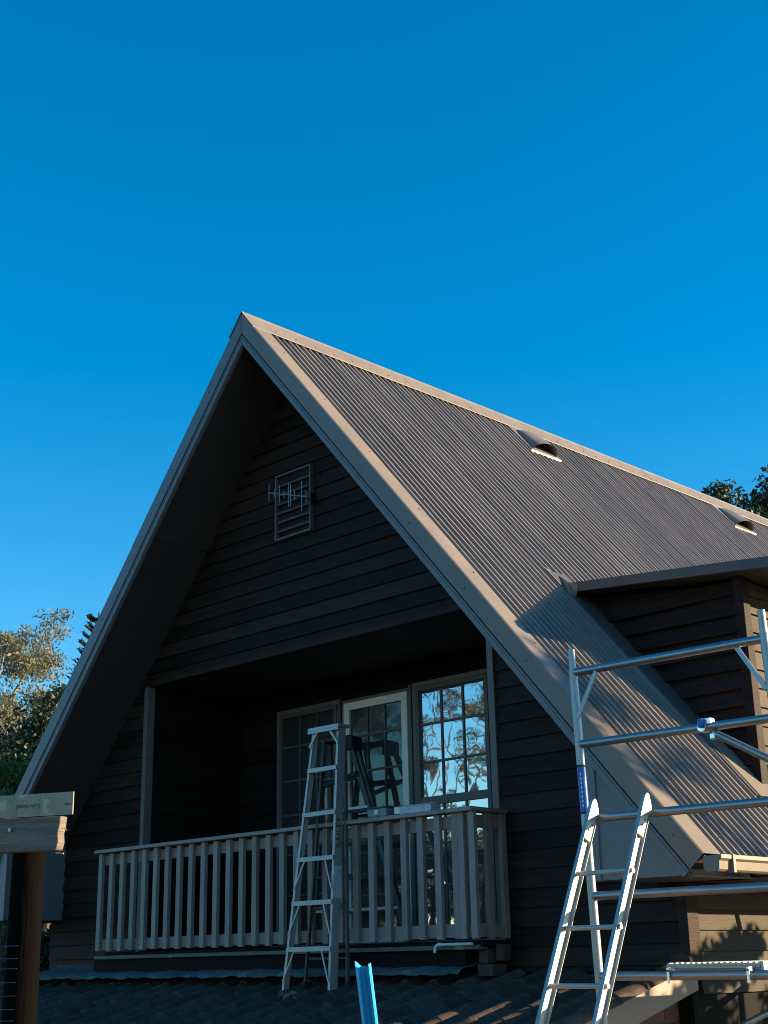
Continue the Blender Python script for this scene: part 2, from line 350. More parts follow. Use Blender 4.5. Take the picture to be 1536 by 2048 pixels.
while z < H-.45:
    z1 = z+BH
    e0, e1 = xlim(z)-.005, max(.01, xlim(z1)-.005)
    if z >= CZ-.02 or z1 > CZ+.05:
        zz = max(z, CZ)
        j = random.choice([None, None, random.uniform(-.5, .7)*e0])
        if j is None: wboard(zz, z1, -e0, e0, -e1, e1, W, gable)
        else: wboard(zz, z1, -e0, j-.002, -e1, j-.002, W, gable); wboard(zz, z1, j+.002, e0, j+.002, e1, W, gable)
    else:
        z1c = min(z1, CZ)
        wboard(z, z1c, -e0, -XR, -e1, -XR, W, gable); wboard(z, z1c, XR+.03, e0, XR+.03, e1, W, gable)
    z = z1
# gable vent
gv = part('gable_vent', MB().box(-.29, .235, W-.032, W-.022, 4.05, 4.745), BLACKV, gable)
fr = MB(); 
for b in ((-.306, .251, 4.735, 4.756), (-.306, .251, 4.034, 4.055)): fr.box(b[0], b[1], W-.075, W-.02, b[2], b[3])
for b in ((-.306, -.285), (.23, .251)): fr.box(b[0], b[1], W-.075, W-.02, 4.055, 4.735)
part('vent_frame', fr, TRIM, gable, bev=.004)
for k in range(6):
    zc = 4.135+k*.1
    part('vent_slat', MB().hexa([(-.284, W-.070, zc-.012), (.229, W-.070, zc-.012), (.229, W-.066, zc-.018), (-.284, W-.066, zc-.018), (-.284, W-.036, zc+.022), (.229, W-.036, zc+.022), (.229, W-.032, zc+.016), (-.284, W-.032, zc+.016)]), TRIM, gable)
# --- porch recess
porch = part('porch_ceiling', MB().box(-XR-.1, XR+.1, W+.004, YB+.1, CZ-.012, CZ+.03), CEIL, house)
part('porch_lintel', MB().box(-xlim(CZ)+.02, xlim(CZ)-.02, W-.034, W+.003, CZ-.02, CZ+.045), BOARD, gable, bev=.003)
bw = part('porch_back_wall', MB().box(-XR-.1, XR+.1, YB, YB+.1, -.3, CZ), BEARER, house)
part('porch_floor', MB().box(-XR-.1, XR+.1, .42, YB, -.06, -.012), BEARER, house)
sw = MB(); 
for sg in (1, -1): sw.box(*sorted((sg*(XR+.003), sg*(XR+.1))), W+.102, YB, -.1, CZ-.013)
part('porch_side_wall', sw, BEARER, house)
z = -.06
while z < CZ-.02:
    z1 = min(z+BH, CZ-.014)
    if z > 2.60: wboard(z, z1, -XR, XR, -XR, XR, YB, bw, PBOARD_SHADED)
    else: wboard(z, z1, -XR, -1.86, -XR, -1.86, YB, bw, PBOARD_SHADED); wboard(z, z1, 1.44, XR, 1.44, XR, YB, bw, PBOARD_SHADED)
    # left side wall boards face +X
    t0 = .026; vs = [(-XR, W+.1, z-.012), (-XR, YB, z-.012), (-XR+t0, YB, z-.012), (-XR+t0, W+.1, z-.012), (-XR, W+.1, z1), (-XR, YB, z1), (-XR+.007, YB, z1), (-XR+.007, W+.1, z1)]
    part('weatherboard', MB().add(vs, [(0, 1, 2, 3), (7, 6, 5, 4), (0, 4, 5, 1), (1, 5, 6, 2), (2, 6, 7, 3), (3, 7, 4, 0)]), PBOARD_SHADED, bw)
    z = z1
for x0, x1 in ((-XR-.035, -XR+.03), (XR-.035, XR+.035)):
    part('corner_post', MB().box(x0, x1, W-.045, W+.06, -.05, CZ-.021), TRIM, house, bev=.004)
# --- windows and screen door on the back wall
def window(name, x0, x1, z0, z1, cols, rows, gm, fm, fw_, cas, label=None, sash=None, barm=None):
    y1 = YB-.005
    f_ = MB()
    for a in ((x0, x1, z1-fw_, z1), (x0, x1, z0, z0+fw_)): f_.box(a[0], a[1], y1-.06, y1, a[2], a[3])
    for a in ((x0, x0+fw_), (x1-fw_, x1)): f_.box(a[0], a[1], y1-.06, y1, z0+fw_, z1-fw_)
    win = part(name, f_, fm, house, bev=.004)
    if label: win['label'] = label
    c_ = MB()
    for a in ((x0-cas, x1+cas, z1+.002, z1+cas),): c_.box(a[0], a[1], y1-.05, y1+.004, a[2], a[3])
    for a in ((x0-cas, x0-.002), (x1+.002, x1+cas)): c_.box(a[0], a[1], y1-.05, y1+.004, z0, z1)
    part('architrave', c_, TRIM, win, bev=.003)
    gx = [x0+fw_+(x1-x0-2*fw_)*i/cols for i in range(cols+1)]
    rows = [z0+fw_]+rows+[z1-fw_]
    for a, b in zip(rows[:-1], rows[1:]):
        for c0, c1 in zip(gx[:-1], gx[1:]):
            tl = random.uniform(-.0012, .0012); t2 = random.uniform(-.0012, .0012)
            part('pane', MB().hexa([(c0, y1-.030+tl, a), (c1, y1-.030-tl, a), (c1, y1-.02, a), (c0, y1-.02, a), (c0, y1-.030+t2, b), (c1, y1-.030+t2-tl, b), (c1, y1-.02, b), (c0, y1-.02, b)]), gm, win)
    bm_ = barm or FRAME
    for x in gx[1:-1]: part('glazing_bar', MB().box(x-.011, x+.011, y1-.042, y1-.012, z0+fw_, z1-fw_), bm_, win)
    for z_ in rows[1:-1]:
        h = sash if (sash and abs(z_-1.38) < .05) else .011
        part('glazing_bar', MB().box(x0+fw_, x1-fw_, y1-.044-(h > .02)*.012, y1-.010, z_-h, z_+h), TRIM if h > .02 else bm_, win)
window('window', -1.78, -.83, .12, 2.55, 3, [.55, .98, 1.41, 1.79, 2.17], SCREEN, FRAME, .05, .05)
window('screen_door', -.71, .25, .03, 2.54, 3, [.50, .93, 1.36, 1.78, 2.16], SCREEN, WHITE, .085, .035, 'cream painted door frame with dark insect screen')
window('window', .37, 1.36, .12, 2.56, 3, [.55, .96, 1.38, 1.77, 2.16], GLASS, FRAME, .05, .05, 'window panes mirroring blue sky and trees', sash=.04)
part('window_mullion', MB().box(-.80, -.755, YB-.07, YB, .03, 2.6).box(.286, .318, YB-.07, YB, .03, 2.6), FRAME, house)
part('door_sill', MB().box(-1.85, 1.43, YB-.12, YB-.004, -.012, .028), TRIM, house)

# --- balcony balustrade
bal = part('balustrade', MB().box(-2.71, 2.66, .285, .42, .995, 1.03), RAIL, house, bev=.004)
part('handrail', MB().box(2.53, 2.66, .421, W-.05, .994, 1.029), RAIL, bal, bev=.004)
bf = part('balustrade_rail', MB().box(-2.68, 2.60, .372, .40, .872, .975), RAIL, bal, bev=.003)
part('balustrade_rail', MB().box(-2.68, 2.60, .372, .40, .012, .118), RAIL, bal, bev=.003)
for z0_, z1_ in ((.872, .975), (.012, .118)): part('balustrade_rail', MB().box(2.565, 2.595, .402, W-.05, z0_, z1_), RAIL, bal, bev=.003)
bme = MB().box(-.0325, .0325, -.021, .021, 0, .993).mesh('baluster', RAIL)
for k in range(27):
    x = -2.649+k*.1955
    if x < 2.50: 
        o = link('baluster', bme, bal, (x, .350, random.uniform(-.004, .004)), bev=.003)
for x, y in ((2.50, .350), (2.615, .352)): link('baluster', bme, bal, (x, y, 0), bev=.003)
bm2 = MB().box(-.021, .021, -.0325, .0325, 0, .993).mesh('baluster', RAIL)
for y in (.53, .72): link('baluster', bm2, bal, (2.618, y, 0), bev=.003)
part('deck_bearer', MB().box(-2.86, 2.42, .44, .50, -.215, -.085), BEARER, house, bev=.004)
part('deck_board', MB().box(-2.80, 2.60, .40, .56, -.080, -.045), LEAD, house, bev=.004)
part('deck_joist_end', MB().box(2.50, 2.60, .50, .60, -.19, -.05), WOODB, house, bev=.005)
part('deck_joist_end', MB().box(2.63, 2.71, .56, .66, -.17, -.045), WOODB, house, bev=.005)
part('packing_block', MB().box(2.50, 2.66, .48, .66, -.285, -.195), WOODB, house, bev=.005)

# --- dormer
DF = 1.60; DW = 1.86; DX0, DX1, DXW, DYE = 2.72, 4.90, 4.40, 6.8
def dz(x): return 3.11-.0935*(x-2.72)
dorm = part('dormer', MB().prism([(DX0, DW, H-.05-SL*DX0), (DXW, DW, H-.05-SL*DXW), (DXW, DW, dz(DXW)-.13), (DX0+.05, DW, dz(DX0)-.10)], [(DX0, DYE, H-.05-SL*DX0), (DXW, DYE, H-.05-SL*DXW), (DXW, DYE, dz(DXW)-.13), (DX0+.05, DYE, dz(DX0)-.10)]), BEARER, house)
part('dormer_roof', MB().prism([(DX0-.1, DF+.03, dz(DX0)+.0), (DX1, DF+.03, dz(DX1)-.012), (DX1, DF+.03, dz(DX1)-.035), (DX0-.1, DF+.03, dz(DX0)-.03)], [(DX0-.1, DYE, dz(DX0)+.0), (DX1, DYE, dz(DX1)-.012), (DX1, DYE, dz(DX1)-.035), (DX0-.1, DYE, dz(DX0)-.03)]), SHEET, dorm)
part('dormer_fascia', MB().prism([(2.745, DF, dz(2.745)+.006), (DX1+.02, DF, dz(DX1)+.006), (DX1+.02, DF, dz(DX1)-.082), (2.83, DF, dz(2.83)-.085)], [(2.745, DF+.028, dz(2.745)+.006), (DX1+.02, DF+.028, dz(DX1)+.006), (DX1+.02, DF+.028, dz(DX1)-.082), (2.83, DF+.028, dz(2.83)-.085)]), DARKS, dorm, bev=.003)
part('dormer_eave_lining', MB().prism([(2.9, DF+.03, dz(2.9)-.072), (DX1-.02, DF+.03, dz(DX1)-.072), (DX1-.02, DF+.03, dz(DX1)-.060), (2.9, DF+.03, dz(2.9)-.060)], [(2.9, DYE, dz(2.9)-.072), (DX1-.02, DYE, dz(DX1)-.072), (DX1-.02, DYE, dz(DX1)-.060), (2.9, DYE, dz(2.9)-.060)]), SOFF, dorm)
part('dormer_gutter', MB().box(DX1, DX1+.09, DF+.03, DYE, dz(DX1)-.10, dz(DX1)-.008), STEEL, dorm, bev=.006)
z = 1.0
while z < 2.95:                                    # cheek boards, rough and uneven
    z1 = z+.158
    def xl(q): return max((H-.03-q)/SL, DX0)
    a0, a1 = xl(z), xl(z1)
    t0 = .062; zz0 = z-.015+random.uniform(-.012, .006); tr = random.uniform(-.015, .015)
    b0 = DXW-.03
    top = min(z1, dz(b0)-.1)
    if z < dz(b0)-.12 and a0 < b0-.1:
        part('weatherboard', MB().hexa([(a0, DW-t0, zz0), (b0, DW-t0-.004, zz0+tr), (b0, DW, zz0+tr), (a0, DW, zz0), (a1, DW-.008, z1), (b0, DW-.008, top), (b0, DW, top), (a1, DW, z1)]), BOARD, dorm, bev=.005)
        # boards round the corner, facing +X
        for ya, yb in ((DW+.06, 3.6), (3.604, DYE)):
            part('weatherboard', MB().hexa([(DXW, ya, z-.012), (DXW+.032, ya, z-.012), (DXW+.032, yb, z-.012), (DXW, yb, z-.012), (DXW, ya, top), (DXW+.008, ya, top), (DXW+.008, yb, top), (DXW, yb, top)]), BOARDS, dorm, bev=.004)
    z = z1
part('corner_board', MB().box(DXW-.045, DXW+.045, DW-.055, DW+.055, 1.0, dz(DXW)-.085), BOARD, dorm, bev=.005)
# wide flashing that runs down the roof beside the cheek
fl = MB().prism([rp(2.62/CT, -.010, 1.545), rp(2.62/CT, .006, 1.56), rp(2.62/CT, .008, DW-.05), rp(2.62/CT, -.03, DW-.02)], [rp(4.52/CT, -.010, 1.545), rp(4.52/CT, .006, 1.56), rp(4.52/CT, .008, DW+.26), rp(4.52/CT, -.03, DW+.29)])
part('cheek_flashing', fl, DARKS, dorm)  # same light steel as the lower piece; this darker colour paints its shade
part('cheek_flashing', MB().prism([rp(4.02/CT, .010, 1.60), rp(4.02/CT, .016, DW-.03), rp(4.02/CT, .010, DW+.2)], [rp(4.53/CT, .012, 1.60), rp(4.53/CT, .020, DW+.1), rp(4.53/CT, .012, DW+.3)]), STEEL, dorm)
part('flashing_corner', MB().add([rp(3.98, .004, 1.535), rp(4.06, .004, 1.66), (2.80, DF-.004, dz(2.8)+.012), (2.92, DF-.006, dz(2.92)-.02), rp(4.42, .006, 1.60), rp(4.40, .003, 1.535)], [(0, 1, 2, 3, 4, 5)]), STEEL, dorm)

# --- side wall under the right eave, brick base
side = part('side_wall', MB().box(XW-.12, XW, W+.101, YEND, -3.0, .36), BEARER, house)
z = -.42
while z < .34:
    z1 = min(z+.15, .358)
    part('weatherboard', MB().hexa([(XW, W+.11, z-.012), (XW+.028, W+.11, z-.012), (XW+.028, 5, z-.012), (XW, 5, z-.012), (XW, W+.11, z1), (XW+.008, W+.11, z1), (XW+.008, 5, z1), (XW, 5, z1)]), BOARDS, side, bev=.003)
    z = z1
part('corner_board', MB().box(XW-.045, XW+.04, W-.045, W+.105, -.30, .355), BOARD, side, bev=.004)
# --- tiled lower roof
def tz(y): return -.25+.25*(y-.6)
TS = math.atan(.25)
lower = part('lower_roof', MB().prism([(-7.6, .80, tz(.80)-.06), (4.16, .80, tz(.80)-.06), (4.16, .80, tz(.80)-.10), (-7.6, .80, tz(.80)-.10)], [(-7.6, -2.6, tz(-2.6)-.06), (4.16, -2.6, tz(-2.6)-.06), (4.16, -2.6, tz(-2.6)-.10), (-7.6, -2.6, tz(-2.6)-.10)]), BEARER, house)
def tile_mesh():
    n_ = 16; wd, ln = .300, .385; m_ = MB(); prof = []
    for i in range(n_+1):
        t = i/n_; prof.append((t*wd, .046*max(0, math.sin(math.pi*min(1, t/.5)))**.9 if t < .5 else .004*math.sin(math.pi*(t-.5)/.5)*-1))
    c, s = math.cos(TS), math.sin(TS)
    def P3(x, l, u): return (x, -l*c - u*s*-1*0, -l*s+u)
    top = [P3(x, 0, h-.002) for x, h in prof]; bot = [P3(x, ln, h+.010) for x, h in prof]; und = [P3(x, ln, h*.9+.001) for x, h in prof]
    k = n_+1; m_.add(top+bot+und, [(i+1, i, k+i, k+i+1) for i in range(n_)]+[(k+i+1, k+i, 2*k+i, 2*k+i+1) for i in range(n_)]+[(0, 2*k, k)]+[(n_, k+n_, 2*k+n_)])
    return m_
tm = tile_mesh(); tme = tm.mesh('roof_tile', TILE, True)
stuff = MB(); gauge = .32
for row in range(10):
    yt = .72-row*gauge*math.cos(TS)
    for c_ in range(39):
        x = -7.55+c_*.300+(.0 if row % 2 == 0 else 0); 
        lo = (x+random.uniform(-.004, .004), yt+random.uniform(-.012, .012), tz(yt)-.055+random.uniform(-.003, .006))
        if row < 6: 
            o = link('roof_tile', tme, lower, lo); o.rotation_euler = (random.uniform(-.012, .012), random.uniform(-.012, .012), random.uniform(-.02, .02))
        else: stuff.add([(v[0]+lo[0], v[1]+lo[1], v[2]+lo[2]) for v in tm.v], tm.f)
st = part('lower_tile_courses', stuff, TILE, lower, True); st['kind'] = 'stuff'
# verge: barge board and capping tiles along the right edge
vy0, vy1 = .86, -2.65
part('verge_board', MB().hexa([(4.275, vy1, tz(vy1)-.235), (4.30, vy1, tz(vy1)-.235), (4.30, vy0, tz(vy0)-.215), (4.275, vy0, tz(vy0)-.215), (4.275, vy1, tz(vy1)-.035), (4.30, vy1, tz(vy1)-.035), (4.30, vy0, tz(vy0)-.035), (4.275, vy0, tz(vy0)-.035)]), PINK, lower, bev=.004)
y = vy0
k = 0
while y > vy1:
    yb = y-.36; m_ = MB(); n_ = 8
    def ring(yy_, r_, up): return [(4.245+r_*math.cos(math.pi*i/n_), yy_, tz(yy_)-.035+up+r_*.75*math.sin(math.pi*i/n_)) for i in range(n_+1)]
    a, b = ring(y, .075, .0), ring(yb, .086, .012)
    m_.prism(a, b); part('verge_tile', m_, TILE, lower, True); y -= .32; k += 1
part('verge_tile', MB().prism([(4.15, .93, -.235), (4.32, .93, -.235), (4.31, .93, -.13), (4.25, .93, -.105), (4.18, .93, -.12)], [(4.14, .74, -.26), (4.33, .74, -.26), (4.32, .74, -.165), (4.25, .74, -.135), (4.16, .74, -.15)]), TILE, lower, bev=.01)
# lead apron
lm = MB(); nx = 150; ys = [(.70, -.17), (.60, -.222), (.50, -.235), (.40, -.262), (.32, -.285), (.285, -.315)]
for j, (yy_, zz_) in enumerate(ys):
    for i in range(nx+1):
        x = -3.95+i*(2.46+3.95)/nx
        dd = .005*math.sin(x*9+j)+.004*math.sin(x*23+2*j)+random.uniform(-.005, .005)
        e = .010*math.sin(x*11)+.008*math.sin(x*41+1) if j == len(ys)-1 else 0
        lm.v.append((x, yy_+e+random.uniform(-.006, .006), zz_+.045+dd*(0 if j == 0 else 1)))
lm.f = [(j*(nx+1)+i, j*(nx+1)+i+1, (j+1)*(nx+1)+i+1, (j+1)*(nx+1)+i) for j in range(len(ys)-1) for i in range(nx)]
part('lead_apron', lm, LEAD, lower, True)
# brick base wall below the verge (faces +X)
base = part('brick_wall', MB().prism([(3.9, -2.3, -3.05), (3.9, 5.0, -3.05), (3.9, 5.0, -.45), (3.9, .86, -.45), (3.9, -2.3, tz(-2.3)-.2)], [(4.145, -2.3, -3.05), (4.145, 5.0, -3.05), (4.145, 5.0, -.45), (4.145, .86, -.45), (4.145, -2.3, tz(-2.3)-.2)]), MORTAR, house)
bk = MB().box(0, .110, 0, .230, 0, .076).mesh('brick', BRICK)
row = 0; z = -.52
while z > -1.25:
    y = .02+(row % 2)*.12
    while y < 3.0:
        if z+.08 < min(-.44, tz(y)-.17): link('brick', bk, base, (4.042+random.uniform(-.003, .003), y, z), bev=.004)
        y += .240
    z -= .086; row += 1
bst = MB(); z = -1.29
while z > -3.0:
    y = -2.28+(row % 2)*.12
    while y < 4.7:
        if z+.08 < tz(min(y, .8))-.17: bst.box(4.05, 4.152, y, y+.23, z, z+.076)
        y += .24
    z -= .086; row += 1
o = part('lower_brick_courses', bst, BRICK, base); o['kind'] = 'stuff'
part('front_wall_lower', MB().box(-7.4, 3.89, -2.2, -2.0, -3.05, tz(-2.1)-.12), MORTAR, house)
part('rear_wall', MB().prism([(-XW, YEND-.3, -3), (XW, YEND-.3, -3), (XW, YEND-.3, H-.31-SL*XW), (0, YEND-.3, H-.31), (-XW, YEND-.3, H-.31-SL*XW)], [(-XW, YEND-.2, -3), (XW, YEND-.2, -3), (XW, YEND-.2, H-.31-SL*XW), (0, YEND-.2, H-.31), (-XW, YEND-.2, H-.31-SL*XW)]), BOARD, house)
part('side_wall', MB().box(-XW, -XW+.12, W+.101, YEND-.31, -3.0, .36), BEARER, house)

# ------------------------------------------------------------------ TV antenna on the gable vent
an = thing('tv_antenna', 'small silver TV antenna with crossed rods in front of the gable vent', 'antenna', (.22, W-.05, 4.3))
a0, a1 = Vector((-.14, .50, 4.478)), Vector((.42, .52, 4.30))
d = a1-a0
part('antenna_boom', MB().tube(a0, a1, .008, 8), ALU, an)
for t, l in ((.02, .20), (.16, .09), (.30, .19), (.42, .08), (.55, .26), (.60, .24), (.70, .09), (.88, .32), (1.0, .13)):
    p = a0+d*t; part('antenna_rod', MB().tube(p-Vector((0, 0, l/2)), p+Vector((0, 0, l/2)), .0048, 6), ALU, an)
part('antenna_arm', MB().path([a0+d*.6, (.26, W-.05, 4.36)], .010), BLACKM, an)
part('antenna_bracket', MB().box(.225, .275, W-.095, W-.028, 4.30, 4.43), BLACKM, an, bev=.004)

# ------------------------------------------------------------------ aluminium step ladder in front of the balcony
def on_line(a, b, t): return Vector(a)+(Vector(b)-Vector(a))*t
FLt, FRt = Vector((.86, .20, 1.86)), Vector((1.205, .20, 1.86)); FLb, FRb = Vector((.60, .06, tz(.06)-.015)), Vector((1.215, .06, tz(.06)-.015))
stp = thing('step_ladder', 'silver aluminium step ladder standing on dark roof tiles against the balcony', 'ladder', (.95, .1, tz(.1)))
def channel(p, q, wdt, dep, tk, inward):
    p, q = Vector(p), Vector(q); d_ = (q-p).normalized(); s_ = Vector(inward); s_ = (s_-d_*s_.dot(d_)).normalized(); v_ = d_.cross(s_)
    if v_.y < 0: v_ = -v_
    m_ = MB()
    def slab(o, a, b):
        m_.hexa([p+o, p+o+a, p+o+a+b, p+o+b, q+o, q+o+a, q+o+a+b, q+o+b])
    slab(Vector((0, 0, 0)), s_*tk, v_*dep); slab(Vector(s_*tk), s_*(wdt-tk), v_*tk); slab(s_*tk+v_*(dep-tk), s_*(wdt-tk), v_*tk)
    return m_
part('stile', channel(FLb, FLt, .026, .058, .004, (1, 0, 0)), ALUL, stp)
rs_ = part('stile', channel(FRb, FRt, .026, .088, .004, (-1, 0, 0)), ALUL, stp)
for t in (.165, .335, .50, .672, .845):
    a, b = on_line(FLb, FLt, t), on_line(FRb, FRt, t)
    m_ = MB().box(a.x+.004, b.x-.004, a.y-.012, a.y+.085, a.z-.006, a.z).box(a.x+.004, b.x-.004, a.y-.014, a.y-.010, a.z-.038, a.z-.004).box(a.x+.004, b.x-.004, a.y+.083, a.y+.087, a.z-.030, a.z-.004)
    for k in range(5): m_.box(a.x+.01, b.x-.01, a.y+.002+k*.017, a.y+.008+k*.017, a.z-.001, a.z+.003)
    part('step', m_, ALUL, stp, bev=.001)
    if t < .6:                                      # braces below the lower steps
        lo = max(0.02, t-.125)
        al, bl = on_line(FLb, FLt, lo), on_line(FRb, FRt, lo)
        part('brace', MB().bar(al+Vector((.012, -.012, 0)), a+Vector((.11, -.012, -.03)), .014, .005, (0, 1, 0)), ALUL, stp)
        part('brace', MB().bar(bl+Vector((-.012, -.012, 0)), b+Vector((-.11, -.012, -.03)), .014, .005, (0, 1, 0)), ALUL, stp)
part('top_cap', MB().box(FLt.x-.03, FRt.x+.03, .165, .31, 1.845, 1.875).box(FLt.x-.03, FRt.x+.03, .163, .169, 1.82, 1.846), ALUL, stp, bev=.004)
for sx, x in ((1, FLt.x), (-1, FRt.x)):
    part('brace', MB().bar((x-sx*.015, .172, 1.70), (x+sx*.09, .172, 1.83), .022, .006, (0, 1, 0)), ALUL, stp)
# rear frame, almost closed
BLb, BRb = Vector((.66, .262, tz(.26)+.0)), Vector((1.22, .262, tz(.26)+.0))
for p, q, inw in ((BLb, (.90, .29, 1.78), (1, 0, 0)), (BRb, (1.19, .29, 1.78), (-1, 0, 0))):
    part('rear_leg', channel(p, q, .022, .030, .004, inw), DARKS, stp)
for t in (.1, .3, .5, .7, .88):
    a, b = on_line(BLb, (.90, .29, 1.78), t), on_line(BRb, (1.19, .29, 1.78), t)
    part('rear_rung', MB().bar(a+Vector((.02, .018, 0)), b+Vector((-.02, .018, 0)), .016, .018), DARKS, stp)
for p in (FLb, FRb, BLb, BRb):
    part('foot', MB().box(p.x-.022, p.x+.03, p.y-.012, p.y+.075, p.z-.022, p.z+.02), RUBBER, stp, bev=.005)
# lettering runs up the outer face of the right stile
tx = text_mesh('BAILEY', .088, INKD)
lt = link('lettering', tx, stp, on_line(FRb, FRt, .585)+Vector((.0012, .048, 0)))
lt.rotation_euler = Matrix(((0, 0, 1), (0, -1, 0), (1, 0, 0))).transposed().to_euler() if False else (Matrix.Rotation(R(90), 3, 'Z') @ Matrix.Rotation(R(90), 3, 'X') @ Matrix.Rotation(R(90), 3, 'Z')).to_euler()
part('stile_label', MB().hexa([on_line(FRb, FRt, q)+Vector((.0006+o, dy_, 0)) for q, o, dy_ in ((.34, 0, .006), (.34, .0006, .006), (.34, .0006, .09), (.34, 0, .09), (.46, 0, .006), (.46, .0006, .006), (.46, .0006, .09), (.46, 0, .09))]), CLEAR, stp)

# ------------------------------------------------------------------ black trestle ladder on the balcony
bl = thing('trestle_ladder', 'dark folding trestle ladder standing on the balcony behind the balustrade', 'ladder', (0, 1.8, -.012))
def bleg(p, q): return MB().bar(p, q, .065, .028, (0, 1, 0))
tl, tr_ = Vector((-.72, 1.80, 2.10)), Vector((-.34, 1.80, 2.10))
legs = [(tl, Vector((-.62, 1.55, 0))), (tr_, Vector((.66, 1.62, 0))), (tl+Vector((0, .09, 0)), Vector((-.85, 2.0, 0))), (tr_+Vector((0, .09, 0)), Vector((.30, 2.0, 0)))]
for a, b in legs: part('leg', bleg(a, b), BLACKM, bl, bev=.004)
for t in (.20, .36, .52, .68, .84):
    a, b = on_line(*legs[0], t), on_line(*legs[1], t); part('rung', MB().bar(a, b, .045, .03), ALUL if t in (.36, .84) else BLACKM, bl, bev=.003)
    a, b = on_line(*legs[2], t), on_line(*legs[3], t); part('rung', MB().bar(a, b, .03, .03), BLACKM, bl, bev=.003)
part('top_platform', MB().box(-.75, -.31, 1.77, 1.92, 2.08, 2.12), BLACKM, bl, bev=.006)
part('hinge', MB().box(-.36, -.25, 1.76, 1.92, 1.96, 2.10), RUBBER, bl, bev=.01)
part('rubber_pad', MB().bar(on_line(*legs[0], .24)+Vector((-.02, -.03, 0)), on_line(*legs[1], .19)+Vector((0, -.03, 0)), .03, .05), RUBBER, bl, bev=.01)

# ------------------------------------------------------------------ odds and ends on the balustrade
t = thing('storage_tub', 'small grey plastic tub with dark lid on the balcony handrail', 'box', (1.58, .35, 1.03))
part('tub_body', MB().hexa([(1.47, .29, 1.031), (1.69, .29, 1.031), (1.69, .40, 1.031), (1.47, .40, 1.031), (1.46, .285, 1.10), (1.70, .285, 1.10), (1.70, .405, 1.10), (1.46, .405, 1.10)]), GREYB, t, bev=.006)
part('lid', MB().box(1.455, 1.705, .28, .41, 1.1, 1.114), BLACKM, t, bev=.004)
part('tub_label', MB().box(1.56, 1.60, .279, .2845, 1.05, 1.085), WHITE, t)
t = thing('screw_tray', 'long clear plastic tray of screws on the balcony handrail', 'tray', (1.98, .35, 1.03))
part('tray_base', MB().box(1.83, 2.22, .29, .41, 1.031, 1.037), CLEAR, t)
part('tray_side', MB().box(1.83, 2.22, .29, .294, 1.037, 1.085).box(1.83, 2.22, .406, .41, 1.037, 1.085).box(1.83, 1.834, .294, .406, 1.037, 1.085).box(2.216, 2.22, .294, .406, 1.037, 1.085), CLEAR, t)
part('tray_lid', MB().hexa([(1.82, .30, 1.088), (2.24, .28, 1.088), (2.24, .415, 1.10), (1.82, .42, 1.112), (1.82, .30, 1.094), (2.24, .28, 1.094), (2.24, .415, 1.106), (1.82, .42, 1.118)]), CLEAR, t)
part('carton', MB().box(1.80, 1.86, .283, .289, 1.035, 1.09), WHITE, t)
part('screw_pile', MB().hexa([(1.88, .31, 1.038), (2.15, .31, 1.038), (2.15, .39, 1.038), (1.88, .39, 1.038), (1.95, .33, 1.06), (2.08, .33, 1.065), (2.08, .37, 1.06), (1.95, .37, 1.055)]), GREYB, t)
pv = thing('waste_pipe', 'short white plastic waste pipe with elbow below the balcony', 'pipe', (2.3, .40, -.05))
pts = [(2.56, .362, -.038), (2.20, .362, -.038), (2.172, .362, -.045), (2.155, .362, -.064), (2.15, .362, -.10)]
pm = MB().path(pts, .0125, 12)
part('pipe_run', pm, PVC, pv, True); part('elbow_collar', MB().tube((2.225, .362, -.038), (2.19, .362, -.038), .016, 12), PVC, pv, True)
# dry leaf litter on the tiles
lf = MB(); base_p = Vector((1.08, -.26, tz(-.26)+.045))
for k in range(7):
    a = Vector((random.uniform(-.09, .07), random.uniform(-.05, .05), 0)); r_ = random.uniform(.045, .08); ang = random.uniform(0, 6)
    c_ = base_p+a; e1 = Vector((math.cos(ang), math.sin(ang), .3))*r_; e2 = Vector((-math.sin(ang), math.cos(ang), .15))*r_*.5
    up = Vector((0, 0, random.uniform(.01, .035)))
    lf.add([c_-e1, c_-e2+up, c_+e1, c_+e2+up*.4, c_+up*1.4], [(0, 1, 4), (1, 2, 4), (2, 3, 4), (3, 0, 4)])
tag(part('bark_scrap', lf, OLDT, None), 'curled scrap of grey bark lying on the dark roof tiles', 'bark')

# ------------------------------------------------------------------ scaffold frame at the right
sc = thing('scaffold_tower', 'silver aluminium scaffold frame standing beside the steel roof eave', 'scaffold', (5.2, -.6, -2.9))
LEAN = -.028
def sp(x, y, z): return Vector((x+LEAN*(z-.2), y, z))
SLX, SRX, SY, SY2 = (4.505, 5.955, -.63, 1.83)
posts = [(SLX, -.635, 1.73), (SRX, -.565, 1.75), (SLX+.16, SY2, .12), (SRX+.16, SY2+.07, .12)]
def gz(x, y): return ground_z(x, y)+.02
for x, y, zt_ in posts:
    po = part('standard', MB().tube(sp(x, y, gz(x, y)+.25), sp(x, y, zt_), .0300, 20), ALU, sc, True)
    part('spigot', MB().tube(sp(x, y, zt_), sp(x, y, zt_+.155), .0250, 18), ALU, sc, True)
    part('collar', MB().tube(sp(x, y, zt_-.004), sp(x, y, zt_+.008), .0320, 18), ALU, sc, True)
    part('caster', MB().tube(sp(x, y, gz(x, y)+.07)-Vector((.02, 0, 0)), sp(x, y, gz(x, y)+.07)+Vector((.02, 0, 0)), .09, 20).tube(sp(x, y, gz(x, y)+.07), sp(x, y, gz(x, y)+.26), .018, 10), RUBBER, sc, True)
